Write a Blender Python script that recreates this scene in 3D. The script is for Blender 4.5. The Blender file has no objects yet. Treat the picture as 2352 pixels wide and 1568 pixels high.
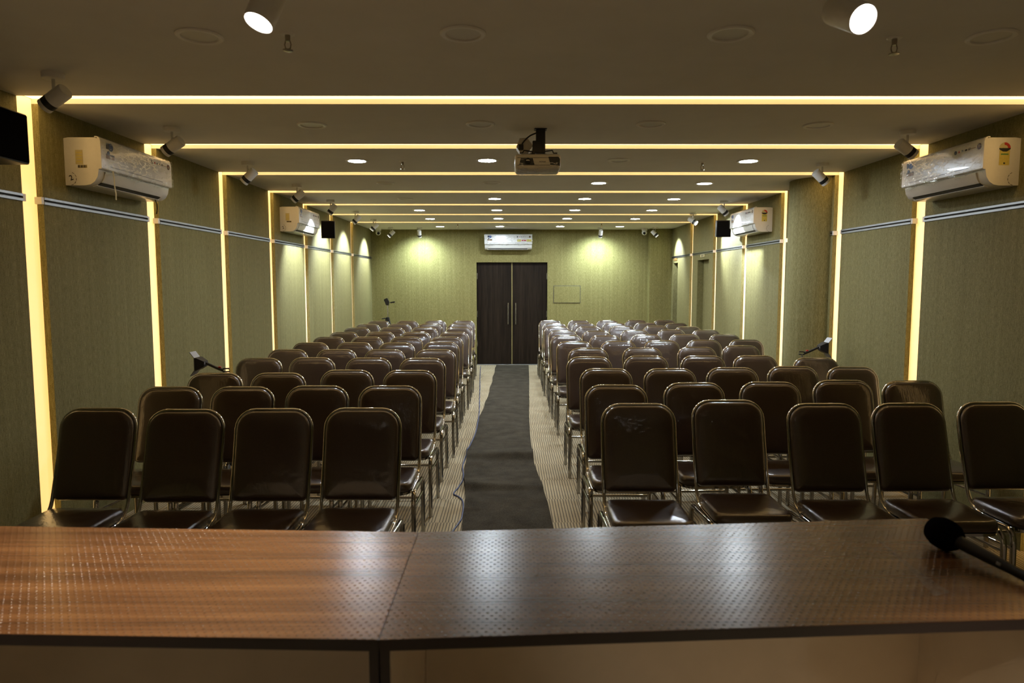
import bpy, bmesh, math, random
from mathutils import Vector, Matrix

random.seed(7)
SC = bpy.context.scene
COL = SC.collection
PI = math.pi

# ------------------------------------------------------------------ camera, world, exposure
H_CAM = 1.62
cam_data = bpy.data.cameras.new('camera')
cam_data.sensor_width = 36.0
cam_data.lens = 24.0
cam_data.clip_start = 0.05
cam_data.dof.use_dof = True
cam_data.dof.focus_distance = 7.0
cam_data.dof.aperture_fstop = 4.0
cam = bpy.data.objects.new('camera', cam_data)
COL.objects.link(cam)
cam.location = (0, 0, H_CAM)
cam.rotation_euler = (math.radians(90 - 4.957), 0, math.radians(-0.11))
SC.camera = cam

world = bpy.data.worlds.new('world')
SC.world = world
world.use_nodes = True
world.node_tree.nodes['Background'].inputs[0].default_value = (0.0, 0.0, 0.0, 1)
world.node_tree.nodes['Background'].inputs[1].default_value = 0.0

SC.view_settings.view_transform = 'Standard'
SC.view_settings.look = 'None'
SC.view_settings.gamma = 1.0
SC.view_settings.exposure = 0.0
SC.view_settings.use_curve_mapping = False
SC.cycles.use_denoising = True
SC.cycles.sample_clamp_indirect = 6.0
SC.cycles.sample_clamp_direct = 0.0
SC.cycles.use_adaptive_sampling = True
SC.cycles.adaptive_threshold = 0.08
SC.cycles.adaptive_min_samples = 16
SC.cycles.max_bounces = 5
SC.cycles.diffuse_bounces = 3
SC.cycles.glossy_bounces = 3
SC.cycles.transparent_max_bounces = 8
SC.cycles.caustics_reflective = False
SC.cycles.caustics_refractive = False

# light levels of the lamps (each light is made in its lamp's builder)
E_WALL_STRIP = 1.22
E_CEIL_STRIP = 3.4
E_DOWNLIGHT = 285.0
P_SPOT = 170.0
P_STAGE = 130.0

# ------------------------------------------------------------------ room dimensions
CEIL = 2.634
XL, XR = -2.70, 3.085
YB = 13.33
YF = -1.6
STRIPS = [3.92, 5.225, 6.51, 7.80, 9.08, 10.39, 11.73]
GAP = 0.085
RAIL_Z = 2.088


# ------------------------------------------------------------------ helpers
class B:
    def __init__(self):
        self.bm = bmesh.new()

    def face(self, vs):
        try:
            return self.bm.faces.new(vs)
        except ValueError:
            return None

    def box(self, x0, x1, y0, y1, z0, z1, bev=0.0, seg=1):
        v = [self.bm.verts.new(p) for p in
             ((x0, y0, z0), (x1, y0, z0), (x1, y1, z0), (x0, y1, z0),
              (x0, y0, z1), (x1, y0, z1), (x1, y1, z1), (x0, y1, z1))]
        fs = [self.face([v[i] for i in q]) for q in
              ((3, 2, 1, 0), (4, 5, 6, 7), (0, 1, 5, 4), (1, 2, 6, 5), (2, 3, 7, 6), (3, 0, 4, 7))]
        if bev > 0:
            es = list({e for f in fs for e in f.edges})
            bmesh.ops.bevel(self.bm, geom=es, offset=bev, segments=seg, profile=0.5, affect='EDGES')
        return self

    def prism(self, poly, a, b, axis='x'):
        """poly in the other two axes; extruded a..b along axis"""
        def pt(p, t):
            if axis == 'x':
                return (t, p[0], p[1])
            if axis == 'y':
                return (p[0], t, p[1])
            return (p[0], p[1], t)
        v0 = [self.bm.verts.new(pt(p, a)) for p in poly]
        v1 = [self.bm.verts.new(pt(p, b)) for p in poly]
        n = len(poly)
        self.face(v0[::-1])
        self.face(v1)
        for i in range(n):
            j = (i + 1) % n
            self.face([v0[i], v0[j], v1[j], v1[i]])
        bmesh.ops.recalc_face_normals(self.bm, faces=self.bm.faces[:])
        return self

    def tube(self, pts, r, n=8, rx=None, closed=False):
        pts = [Vector(p) for p in pts]
        m = len(pts)
        rings = []
        up = None
        for i, p in enumerate(pts):
            if closed:
                d = (pts[(i + 1) % m] - pts[i - 1])
            elif i == 0:
                d = pts[1] - pts[0]
            elif i == m - 1:
                d = pts[-1] - pts[-2]
            else:
                d = (pts[i + 1] - p).normalized() + (p - pts[i - 1]).normalized()
            d.normalize()
            if up is None:
                up = Vector((0, 0, 1)) if abs(d.z) < 0.9 else Vector((0, 1, 0))
            s = d.cross(up)
            s.normalize()
            up = s.cross(d)
            rr = r[i] if isinstance(r, (list, tuple)) else r
            ra = rx if rx else rr
            rings.append([self.bm.verts.new(p + s * math.cos(2 * PI * k / n) * ra + up * math.sin(2 * PI * k / n) * rr)
                          for k in range(n)])
        for i in range(m if closed else m - 1):
            a, b = rings[i], rings[(i + 1) % m]
            for k in range(n):
                self.face([a[k], a[(k + 1) % n], b[(k + 1) % n], b[k]])
        if not closed:
            self.face(rings[0][::-1])
            self.face(rings[-1])
        return self

    def cyl(self, p0, p1, r0, r1=None, n=24):
        return self.tube([p0, p1], [r0, r0 if r1 is None else r1], n)

    def lathe(self, prof, n=24, M=None):
        M = M or Matrix.Identity(4)
        rings = []
        for r, z in prof:
            if r < 1e-6:
                rings.append([self.bm.verts.new(M @ Vector((0, 0, z)))])
            else:
                rings.append([self.bm.verts.new(M @ Vector((r * math.cos(2 * PI * k / n), r * math.sin(2 * PI * k / n), z)))
                              for k in range(n)])
        for a, b in zip(rings, rings[1:]):
            for k in range(n):
                j = (k + 1) % n
                if len(a) == 1 and len(b) == 1:
                    continue
                if len(a) == 1:
                    self.face([a[0], b[j], b[k]])
                elif len(b) == 1:
                    self.face([a[k], a[j], b[0]])
                else:
                    self.face([a[k], a[j], b[j], b[k]])
        bmesh.ops.recalc_face_normals(self.bm, faces=self.bm.faces[:])
        return self

    def cushion(self, hw, hd, rt, rb, rings, M=None, ns=6):
        """stack of rounded rectangles; rings = (inset, z); rt / rb corner radii at +y / -y"""
        M = M or Matrix.Identity(4)
        out = []
        for ins, z in rings:
            w, d = hw - ins, hd - ins
            a, b = max(rt - ins, 0.004), max(rb - ins, 0.004)
            pts = []
            for cx, cy, r, a0 in ((w - a, d - a, a, 0), (-w + a, d - a, a, PI / 2), (-w + b, -d + b, b, PI), (w - b, -d + b, b, 1.5 * PI)):
                for k in range(ns + 1):
                    t = a0 + PI / 2 * k / ns
                    pts.append(M @ Vector((cx + r * math.cos(t), cy + r * math.sin(t), z)))
            out.append([self.bm.verts.new(p) for p in pts])
        n = len(out[0])
        for a, b in zip(out, out[1:]):
            for k in range(n):
                self.face([a[k], a[(k + 1) % n], b[(k + 1) % n], b[k]])
        self.face(out[0][::-1])
        self.face(out[-1])
        return self

    def sphere(self, c, r, n=16, m=10, sx=1, sy=1, sz=1):
        M = Matrix.Translation(Vector(c)) @ Matrix.Diagonal((sx, sy, sz, 1))
        prof = [(r * math.sin(PI * i / m) if 0 < i < m else 0.0, -r * math.cos(PI * i / m)) for i in range(m + 1)]
        return self.lathe(prof, n, M)

    def mesh(self, name, mat=None, smooth=40):
        me = bpy.data.meshes.new(name)
        self.bm.to_mesh(me)
        self.bm.free()
        if smooth:
            for p in me.polygons:
                p.use_smooth = True
            me.set_sharp_from_angle(angle=math.radians(smooth))
        if mat:
            me.materials.append(mat)
        return me

    def obj(self, name, mat, parent=None, smooth=40):
        return link(name, self.mesh(name, mat, smooth), parent)


def link(name, me, parent=None):
    o = bpy.data.objects.new(name, me)
    COL.objects.link(o)
    if parent:
        o.parent = parent
    return o


def tag(o, label, cat=None, group=None, kind=None):
    o['label'] = label
    if cat:
        o['category'] = cat
    if group:
        o['group'] = group
    if kind:
        o['kind'] = kind
    return o


def thing(name, label, cat, loc=(0, 0, 0), rz=0.0, group=None):
    o = bpy.data.objects.new(name, None)
    o.empty_display_size = 0.1
    COL.objects.link(o)
    o.location = loc
    o.rotation_euler = (0, 0, rz)
    return tag(o, label, cat, group)


def copy_tree(o, parent=None):
    c = o.copy()
    COL.objects.link(c)
    c.parent = parent
    for ch in list(o.children):
        copy_tree(ch, c)
    return c


def dir_matrix(p, d):
    """matrix with local +z along d at point p"""
    d = Vector(d).normalized()
    q = Vector((0, 0, 1)).rotation_difference(d)
    return Matrix.Translation(Vector(p)) @ q.to_matrix().to_4x4()


def text_mesh(s, size, extrude=0.0006):
    cu = bpy.data.curves.new('lettering', 'FONT')
    cu.body = s
    cu.size = size
    cu.extrude = extrude
    cu.align_x = 'CENTER'
    cu.align_y = 'CENTER'
    cu.resolution_u = 3
    o = bpy.data.objects.new('lettering', cu)
    COL.objects.link(o)
    dg = bpy.context.evaluated_depsgraph_get()
    dg.update()
    me = bpy.data.meshes.new_from_object(o.evaluated_get(dg))
    bpy.data.objects.remove(o)
    bpy.data.curves.remove(cu)
    return me


# ------------------------------------------------------------------ materials
def new_mat(name):
    m = bpy.data.materials.new(name)
    m.use_nodes = True
    nt = m.node_tree
    return m, nt, nt.nodes['Principled BSDF']


def N(nt, typ, **kw):
    n = nt.nodes.new(typ)
    for k, v in kw.items():
        if k == 'ins':
            for i, val in v.items():
                n.inputs[i].default_value = val
        else:
            setattr(n, k, v)
    return n


def mth(nt, op, a, b=None, c=None, clamp=False):
    n = nt.nodes.new('ShaderNodeMath')
    n.operation = op
    n.use_clamp = clamp
    for i, v in enumerate((a, b, c)):
        if v is None:
            continue
        if isinstance(v, (int, float)):
            n.inputs[i].default_value = v
        else:
            nt.links.new(v, n.inputs[i])
    return n.outputs[0]


def mapped(nt, scale, coord='Object'):
    tc = N(nt, 'ShaderNodeTexCoord')
    mp = N(nt, 'ShaderNodeMapping')
    mp.inputs['Scale'].default_value = scale
    nt.links.new(tc.outputs[coord], mp.inputs['Vector'])
    return mp.outputs['Vector']


def noise(nt, vec, scale, detail=3.0, rough=0.55):
    n = N(nt, 'ShaderNodeTexNoise')
    n.inputs['Scale'].default_value = scale
    n.inputs['Detail'].default_value = detail
    n.inputs['Roughness'].default_value = rough
    nt.links.new(vec, n.inputs['Vector'])
    return n.outputs['Fac']


def ramp(nt, fac, stops):
    r = N(nt, 'ShaderNodeValToRGB')
    cr = r.color_ramp
    while len(cr.elements) < len(stops):
        cr.elements.new(0.5)
    for e, (p, c) in zip(cr.elements, stops):
        e.position = p
        e.color = (*c, 1)
    nt.links.new(fac, r.inputs[0])
    return r.outputs[0]


def bump(nt, h, strength, dist):
    b = N(nt, 'ShaderNodeBump')
    b.inputs['Strength'].default_value = strength
    b.inputs['Distance'].default_value = dist
    nt.links.new(h, b.inputs['Height'])
    return b.outputs['Normal']


def plain(name, col, rough=0.5, metal=0.0, coat=0.0, grain=0.06, gscale=60, bmp=0.0):
    """solid colour with a slight procedural variation"""
    m, nt, bs = new_mat(name)
    v = mapped(nt, (1, 1, 1))
    f = noise(nt, v, gscale, 3)
    lo = tuple(max(0, c * (1 - grain)) for c in col)
    hi = tuple(c * (1 + grain) for c in col)
    nt.links.new(ramp(nt, f, [(0.3, lo), (0.7, hi)]), bs.inputs['Base Color'])
    bs.inputs['Roughness'].default_value = rough
    bs.inputs['Metallic'].default_value = metal
    if rough >= 1.0:
        bs.inputs['Specular IOR Level'].default_value = 0.0
    bs.inputs['Coat Weight'].default_value = coat
    bs.inputs['Coat Roughness'].default_value = 0.05
    if bmp:
        nt.links.new(bump(nt, f, bmp, 0.002), bs.inputs['Normal'])
    return m


def emitter(name, col, strength):
    m, nt, bs = new_mat(name)
    bs.inputs['Base Color'].default_value = (0.8, 0.8, 0.78, 1)
    bs.inputs['Emission Color'].default_value = (*col, 1)
    bs.inputs['Emission Strength'].default_value = strength
    return m


def fabric_wall(name='olive_wallcovering', tint=(0.94, 0.92, 0.93)):
    m, nt, bs = new_mat(name)
    v = mapped(nt, (1, 1, 0.07))
    f1 = noise(nt, v, 330, 3, 0.7)
    f2 = noise(nt, mapped(nt, (1, 1, 0.02)), 38, 2)
    f3 = noise(nt, mapped(nt, (1, 1, 0.35)), 420, 2)
    s = mth(nt, 'ADD', mth(nt, 'MULTIPLY', f1, 0.55), mth(nt, 'ADD', mth(nt, 'MULTIPLY', f2, 0.12), mth(nt, 'MULTIPLY', f3, 0.43)))
    c = ramp(nt, s, [(p, tuple(a * b for a, b in zip(q, tint))) for p, q in ((0.36, (0.075, 0.060, 0.018)), (0.52, (0.185, 0.168, 0.062)), (0.70, (0.33, 0.315, 0.145)))])
    nt.links.new(c, bs.inputs['Base Color'])
    bs.inputs['Roughness'].default_value = 0.75
    bs.inputs['Specular IOR Level'].default_value = 0.3
    nt.links.new(bump(nt, s, 0.35, 0.003), bs.inputs['Normal'])
    return m


def carpet():
    m, nt, bs = new_mat('beige_carpet_tiles')
    tc = N(nt, 'ShaderNodeTexCoord')
    sp = N(nt, 'ShaderNodeSeparateXYZ')
    nt.links.new(tc.outputs['Object'], sp.inputs[0])
    x, y = sp.outputs[0], sp.outputs[1]
    tx = mth(nt, 'FLOOR', mth(nt, 'DIVIDE', x, 0.5))
    ty = mth(nt, 'FLOOR', mth(nt, 'DIVIDE', y, 0.5))
    sh = mth(nt, 'FRACT', mth(nt, 'ADD', mth(nt, 'MULTIPLY', tx, 0.37), mth(nt, 'MULTIPLY', ty, 0.61)))
    fx = mth(nt, 'FRACT', mth(nt, 'ADD', mth(nt, 'DIVIDE', x, 0.0205), sh))
    fy = mth(nt, 'FRACT', mth(nt, 'DIVIDE', y, 0.011))
    dx = mth(nt, 'ABSOLUTE', mth(nt, 'SUBTRACT', fx, 0.5))
    dy = mth(nt, 'ABSOLUTE', mth(nt, 'SUBTRACT', fy, 0.5))
    line = mth(nt, 'SUBTRACT', 1.0, mth(nt, 'DIVIDE', dx, 0.2, clamp=True), clamp=True)
    line = mth(nt, 'MULTIPLY', line, mth(nt, 'ADD', 0.65, mth(nt, 'MULTIPLY', dy, 1.2)))
    row = mth(nt, 'MULTIPLY', mth(nt, 'GREATER_THAN', dy, 0.40), 0.16)
    mask = mth(nt, 'ADD', mth(nt, 'MULTIPLY', line, 1.35), row, clamp=True)
    mx = N(nt, 'ShaderNodeMix', data_type='RGBA')
    nt.links.new(mask, mx.inputs[0])
    v = mapped(nt, (1, 1, 1))
    base = ramp(nt, noise(nt, v, 3.0, 4), [(0.3, (0.40, 0.335, 0.215)), (0.7, (0.50, 0.43, 0.29))])
    nt.links.new(base, mx.inputs[6])
    mx.inputs[7].default_value = (0.085, 0.075, 0.065, 1)
    nt.links.new(mx.outputs[2], bs.inputs['Base Color'])
    bs.inputs['Roughness'].default_value = 0.95
    bs.inputs['Specular IOR Level'].default_value = 0.1
    hgt = mth(nt, 'SUBTRACT', mth(nt, 'MULTIPLY', noise(nt, v, 500, 2), 0.4), mask)
    nt.links.new(bump(nt, hgt, 0.5, 0.003), bs.inputs['Normal'])
    return m


def pile(name, lo, hi):
    m, nt, bs = new_mat(name)
    v = mapped(nt, (1, 1, 1))
    f = noise(nt, v, 190, 4, 0.75)
    g = noise(nt, v, 6, 3)
    s = mth(nt, 'ADD', mth(nt, 'MULTIPLY', f, 0.75), mth(nt, 'MULTIPLY', g, 0.3))
    nt.links.new(ramp(nt, s, [(0.38, lo), (0.68, hi)]), bs.inputs['Base Color'])
    bs.inputs['Roughness'].default_value = 1.0
    bs.inputs['Specular IOR Level'].default_value = 0.05
    nt.links.new(bump(nt, f, 0.6, 0.004), bs.inputs['Normal'])
    return m


def table_wood():
    m, nt, bs = new_mat('embossed_walnut_laminate')
    g1 = noise(nt, mapped(nt, (0.035, 1, 1)), 17, 4, 0.6)
    g2 = noise(nt, mapped(nt, (0.02, 1, 1)), 130, 3, 0.6)
    s = mth(nt, 'ADD', mth(nt, 'MULTIPLY', g1, 0.75), mth(nt, 'MULTIPLY', g2, 0.25))
    c = ramp(nt, s, [(0.32, (0.052, 0.021, 0.009)), (0.50, (0.128, 0.054, 0.021)), (0.68, (0.235, 0.108, 0.042))])
    nt.links.new(c, bs.inputs['Base Color'])
    bs.inputs['Roughness'].default_value = 0.245
    # staggered grid of pressed dots
    tc = N(nt, 'ShaderNodeTexCoord')
    sp = N(nt, 'ShaderNodeSeparateXYZ')
    nt.links.new(tc.outputs['Object'], sp.inputs[0])
    p = 0.018
    pr = 0.0132
    cy = mth(nt, 'DIVIDE', sp.outputs[1], pr)
    row = mth(nt, 'FLOOR', cy)
    off = mth(nt, 'MULTIPLY', mth(nt, 'MODULO', mth(nt, 'ABSOLUTE', row), 2.0), 0.5)
    cx = mth(nt, 'ADD', mth(nt, 'DIVIDE', sp.outputs[0], p), off)
    dx = mth(nt, 'MULTIPLY', mth(nt, 'SUBTRACT', mth(nt, 'FRACT', cx), 0.5), p)
    dy = mth(nt, 'MULTIPLY', mth(nt, 'SUBTRACT', mth(nt, 'FRACT', cy), 0.5), pr)
    d = mth(nt, 'SQRT', mth(nt, 'ADD', mth(nt, 'MULTIPLY', dx, dx), mth(nt, 'MULTIPLY', dy, dy)))
    dot = mth(nt, 'SUBTRACT', 1.0, mth(nt, 'DIVIDE', d, 0.0036, clamp=True), clamp=True)
    dot = mth(nt, 'SMOOTH_MIN', mth(nt, 'MULTIPLY', dot, 1.6), 1.0, 0.4)
    n1 = bump(nt, dot, 1.0, 0.0015)
    nt.links.new(n1, bs.inputs['Normal'])
    return m


def door_wood():
    m, nt, bs = new_mat('dark_wenge_veneer')
    f = noise(nt, mapped(nt, (1, 1, 0.03)), 60, 4, 0.65)
    g = noise(nt, mapped(nt, (1, 1, 0.02)), 9, 2)
    s = mth(nt, 'ADD', mth(nt, 'MULTIPLY', f, 0.6), mth(nt, 'MULTIPLY', g, 0.4))
    nt.links.new(ramp(nt, s, [(0.35, (0.007, 0.005, 0.0035)), (0.65, (0.030, 0.020, 0.013))]), bs.inputs['Base Color'])
    bs.inputs['Specular IOR Level'].default_value = 0.10
    bs.inputs['Roughness'].default_value = 0.45
    return m


def wrapped_vinyl():
    m, nt, bs = new_mat('brown_vinyl_under_clear_wrap')
    v = mapped(nt, (1, 1, 1))
    f = noise(nt, v, 300, 2)
    nt.links.new(ramp(nt, f, [(0.3, (0.030, 0.018, 0.013)), (0.7, (0.050, 0.030, 0.022))]), bs.inputs['Base Color'])
    bs.inputs['Roughness'].default_value = 0.36
    bs.inputs['Coat Weight'].default_value = 1.0
    bs.inputs['Coat Roughness'].default_value = 0.02
    bs.inputs['Coat IOR'].default_value = 1.55
    w = noise(nt, mapped(nt, (1.3, 1, 0.45)), 75, 3, 0.6)
    w2 = noise(nt, mapped(nt, (1, 1, 1)), 9, 2, 0.5)
    # the film is pulled into sharp creases along the sides of the pads
    tc = N(nt, 'ShaderNodeTexCoord')
    sp = N(nt, 'ShaderNodeSeparateXYZ')
    nt.links.new(tc.outputs['Generated'], sp.inputs[0])
    ax = mth(nt, 'POWER', mth(nt, 'MULTIPLY', mth(nt, 'ABSOLUTE', mth(nt, 'SUBTRACT', sp.outputs[0], 0.5)), 2.0), 7.0)
    rg = mth(nt, 'SUBTRACT', 1.0, mth(nt, 'ABSOLUTE', mth(nt, 'SUBTRACT', mth(nt, 'MULTIPLY', noise(nt, mapped(nt, (1, 1, 1.3)), 48, 3, 0.6), 2.0), 1.0)))
    h = mth(nt, 'ADD', mth(nt, 'MULTIPLY', w, 0.2), w2)
    h = mth(nt, 'ADD', h, mth(nt, 'MULTIPLY', mth(nt, 'MULTIPLY', rg, ax), 0.8))
    nt.links.new(bump(nt, h, 0.40, 0.012), bs.inputs['Coat Normal'])
    return m


def chrome(name='chrome_tube', col=(0.42, 0.41, 0.39), rough=0.07):
    m, nt, bs = new_mat(name)
    v = mapped(nt, (1, 1, 1))
    f = noise(nt, v, 30, 2)
    bs.inputs['Base Color'].default_value = (*col, 1)
    bs.inputs['Metallic'].default_value = 1.0
    nt.links.new(mth(nt, 'ADD', rough - 0.03, mth(nt, 'MULTIPLY', f, 0.06)), bs.inputs['Roughness'])
    return m


def clear_film():
    m = bpy.data.materials.new('clear_plastic_film')
    m.use_nodes = True
    nt = m.node_tree
    nt.nodes.clear()
    out = N(nt, 'ShaderNodeOutputMaterial')
    tr = N(nt, 'ShaderNodeBsdfTransparent')
    tr.inputs[0].default_value = (0.96, 0.97, 0.98, 1)
    gl = N(nt, 'ShaderNodeBsdfGlossy')
    gl.inputs['Roughness'].default_value = 0.10
    mix = N(nt, 'ShaderNodeMixShader')
    f = noise(nt, mapped(nt, (0.7, 1, 2.0)), 13, 5, 0.62)
    g = noise(nt, mapped(nt, (1.6, 1, 1.2)), 30, 3, 0.6)
    # thin creases where the noise crosses its middle value
    cr = mth(nt, 'SUBTRACT', 1.0, mth(nt, 'MULTIPLY', mth(nt, 'ABSOLUTE', mth(nt, 'SUBTRACT', f, 0.5)), 26.0), clamp=True)
    nrm = bump(nt, mth(nt, 'ADD', mth(nt, 'MULTIPLY', cr, 0.5), g), 0.35, 0.006)
    nt.links.new(nrm, gl.inputs['Normal'])
    nt.links.new(mth(nt, 'ADD', 0.02, mth(nt, 'MULTIPLY', cr, 0.45)), mix.inputs[0])
    nt.links.new(tr.outputs[0], mix.inputs[1])
    nt.links.new(gl.outputs[0], mix.inputs[2])
    nt.links.new(mix.outputs[0], out.inputs[0])
    return m


M = dict(
    wall=fabric_wall(),
    wall_b=fabric_wall('olive_back_wallcovering', (1.03, 0.98, 0.84)),
    paint=plain('ceiling_paint', (0.70, 0.68, 0.63), 0.8, grain=0.03, gscale=4),
    white=plain('white_enamel', (0.74, 0.72, 0.68), 0.35, grain=0.02),
    acwhite=plain('white_ac_plastic', (0.74, 0.73, 0.70), 0.28, coat=0.3, grain=0.02),
    strip_wall=emitter('warm_wall_diffuser', (1.0, 0.58, 0.165), E_WALL_STRIP),
    strip_ceil=emitter('warm_ceiling_diffuser', (1.0, 0.62, 0.24), E_CEIL_STRIP),
    downlight=emitter('cool_white_diffuser', (0.80, 0.91, 1.0), E_DOWNLIGHT),
    downlight_off=plain('opal_diffuser', (0.62, 0.60, 0.54), 0.4, grain=0.02),
    lens_on=emitter('lit_lamp_lens', (0.92, 0.97, 1.0), 30.0),
    lens_warm=emitter('lit_stage_lens', (1.0, 0.93, 0.84), 18.0),
    lens_off=plain('dark_lamp_lens', (0.10, 0.10, 0.10), 0.2),
    carpet=carpet(),
    runner=pile('charcoal_runner_pile', (0.024, 0.021, 0.016), (0.090, 0.080, 0.060)),
    rail=chrome('brushed_aluminium', (0.27, 0.275, 0.285), 0.36),
    rail_dark=plain('dark_groove', (0.05, 0.05, 0.055), 0.5),
    chrome=chrome(),
    steel=chrome('satin_steel', (0.66, 0.66, 0.66), 0.24),
    vinyl=wrapped_vinyl(),
    black=plain('black_plastic', (0.012, 0.012, 0.013), 0.45),
    blackfoam=plain('black_foam', (0.006, 0.006, 0.007), 1.0, gscale=400, bmp=0.8),
    cloth=plain('black_grille_cloth', (0.006, 0.006, 0.007), 1.0, gscale=600, bmp=0.6),
    table=table_wood(),
    edge=plain('dark_edge_banding', (0.020, 0.011, 0.009), 0.5, gscale=90),
    panel=plain('beige_laminate', (0.62, 0.50, 0.36), 0.16, coat=0.4, grain=0.05, gscale=5),
    daiswood=plain('pale_dais_laminate', (0.55, 0.47, 0.37), 0.3, gscale=6),
    door=door_wood(),
    door2=plain('olive_brown_door', (0.060, 0.048, 0.026), 0.5, gscale=20),
    brass=plain('brass_strip', (0.36, 0.30, 0.12), 0.45, 0.4),
    film=clear_film(),
    blue=plain('blue_sticker', (0.035, 0.09, 0.30), 0.4),
    navy=plain('navy_sticker', (0.02, 0.03, 0.07), 0.4),
    red=plain('red_print', (0.50, 0.04, 0.03), 0.45),
    maroon=plain('maroon_badge', (0.07, 0.022, 0.024), 0.4),
    gold=plain('bronze_sticker', (0.24, 0.13, 0.035), 0.4),
    yellow=plain('yellow_label', (0.62, 0.52, 0.12), 0.5),
    green=plain('green_print', (0.07, 0.24, 0.07), 0.5),
    paper=plain('pale_label', (0.55, 0.48, 0.25), 0.6),
    ink=plain('black_ink', (0.02, 0.02, 0.025), 0.6),
    bluecable=plain('blue_cable_sheath', (0.05, 0.07, 0.17), 0.5),
    silver=plain('silver_plastic', (0.22, 0.22, 0.23), 0.35, 0.3),
    sprink=chrome('sprinkler_metal', (0.40, 0.36, 0.30), 0.25),
    proj=plain('projector_plastic', (0.62, 0.58, 0.49), 0.4, grain=0.02),
    glass=plain('black_lens_glass', (0.006, 0.008, 0.010), 0.05, coat=1.0),
)

# ------------------------------------------------------------------ floor, dais, ceiling
fl = B().box(XL - 0.2, XR + 0.2, YF, YB + 0.4, -0.1, 0.0).obj('floor', M['carpet'], smooth=0)
tag(fl, 'beige carpet tile floor with dark dotted lines', kind='structure')
da = B().box(XL + 0.01, XR - 0.01, YF, 2.35, 0.0, 0.16).obj('floor_dais', M['daiswood'], smooth=0)
tag(da, 'low pale wooden dais that the wooden tables stand on', kind='structure')

ce = B().box(XL - 0.2, XR + 0.2, YF, YB + 0.3, CEIL + 0.034, CEIL + 0.16).obj('ceiling', M['paint'], smooth=0)
tag(ce, 'grey-beige painted ceiling cut by glowing warm strips', kind='structure')
edges = [YF] + [e for s in STRIPS for e in (s - GAP, s + GAP)] + [YB + 0.02]
for i in range(0, len(edges), 2):
    B().box(XL - 0.04, XR + 0.04, edges[i], edges[i + 1], CEIL, CEIL + 0.034).obj('ceiling_panel', M['paint'], ce, smooth=0)


# ------------------------------------------------------------------ side walls
def side_wall(name, side, label):
    xf = XL if side < 0 else XR            # front face of the panels
    def bx(d0, d1, y0, y1, z0, z1, bev=0.0):
        a, b = xf + side * d0, xf + side * d1
        return B().box(min(a, b), max(a, b), y0, y1, z0, z1, bev)
    doors = [(10.68, 11.34), (12.66, 13.02)] if side > 0 else []
    bb = B()
    cuts = [YF] + [v for d in doors for v in d] + [YB + 0.3]
    for i in range(0, len(cuts), 2):
        a, b_ = sorted((xf + side * 0.042, xf + side * 0.22))
        bb.box(a, b_, cuts[i], cuts[i + 1], 0.0, CEIL + 0.034)
    for d0, d1 in doors:
        a, b_ = sorted((xf + side * 0.042, xf + side * 0.22))
        bb.box(a, b_, d0, d1, 2.0, CEIL + 0.034)
        a, b_ = sorted((xf + side * 0.16, xf + side * 0.22))
        bb.box(a, b_, d0, d1, 0.0, 2.0)
    base = bb.obj(name, M['white'], smooth=0)
    tag(base, label, kind='structure')
    ylist = [YF] + [e for s in STRIPS for e in (s - GAP, s + GAP)] + [YB]
    for i in range(0, len(ylist), 2):
        y0, y1 = ylist[i], ylist[i + 1]
        bx(0.0, 0.042, y0, y1, RAIL_Z + 0.022, CEIL).obj('wall_panel', M['wall'], base, smooth=0)
        dd = [d for d in doors if y0 < d[0] < y1]
        if dd:
            d0, d1 = dd[0]
            bx(0.0, 0.042, y0, d0, 0.0, RAIL_Z - 0.022).obj('wall_panel', M['wall'], base, smooth=0)
            bx(0.0, 0.042, d1, y1, 0.0, RAIL_Z - 0.022).obj('wall_panel', M['wall'], base, smooth=0)
            bx(0.0, 0.042, d0, d1, 2.0, RAIL_Z - 0.022).obj('wall_panel', M['wall'], base, smooth=0)
        else:
            bx(0.0, 0.042, y0, y1, 0.0, RAIL_Z - 0.022).obj('wall_panel', M['wall'], base, smooth=0)
        if side > 0 and i == 6:
            y1r = y0 + 0.09             # the round column stops the rail here
        else:
            y1r = y1
        # aluminium channel: two lips and a dark groove between them
        r = B()
        a, b = xf - side * 0.006, xf + side * 0.03
        r.box(min(a, b), max(a, b), y0, y1r, RAIL_Z + 0.005, RAIL_Z + 0.022, 0.002)
        r.box(min(a, b), max(a, b), y0, y1r, RAIL_Z - 0.022, RAIL_Z - 0.004, 0.002)
        ro = r.obj('metal_rail', M['rail'], base, smooth=0)
        bx(0.012, 0.03, y0, y1r, RAIL_Z - 0.004, RAIL_Z + 0.005).obj('rail_groove', M['rail_dark'], ro, smooth=0)
        for yy in (y0, y1r):
            if abs(yy - YF) < 0.01 or abs(yy - YB) < 0.01:
                continue
            s = -1 if yy == y0 else 1
            bx(-0.004, 0.036, min(yy, yy + s * 0.022), max(yy, yy + s * 0.022), RAIL_Z - 0.02, RAIL_Z + 0.02).obj('end_cap', M['white'], ro, smooth=0)
    return base


wl = side_wall('wall_left', -1, 'olive textured wall panels left of the chairs')
wr = side_wall('wall_right', 1, 'olive textured wall panels right of the chairs')
# half-round column wrapped in the same covering
b = B()
b.lathe([(0.0, 0.0), (0.31, 0.0), (0.31, CEIL), (0.0, CEIL)], 64, Matrix.Translation((3.13, 6.95, 0)))
tag(b.obj('round_column', M['wall']), 'half-round olive column against the right wall', kind='structure')

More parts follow.
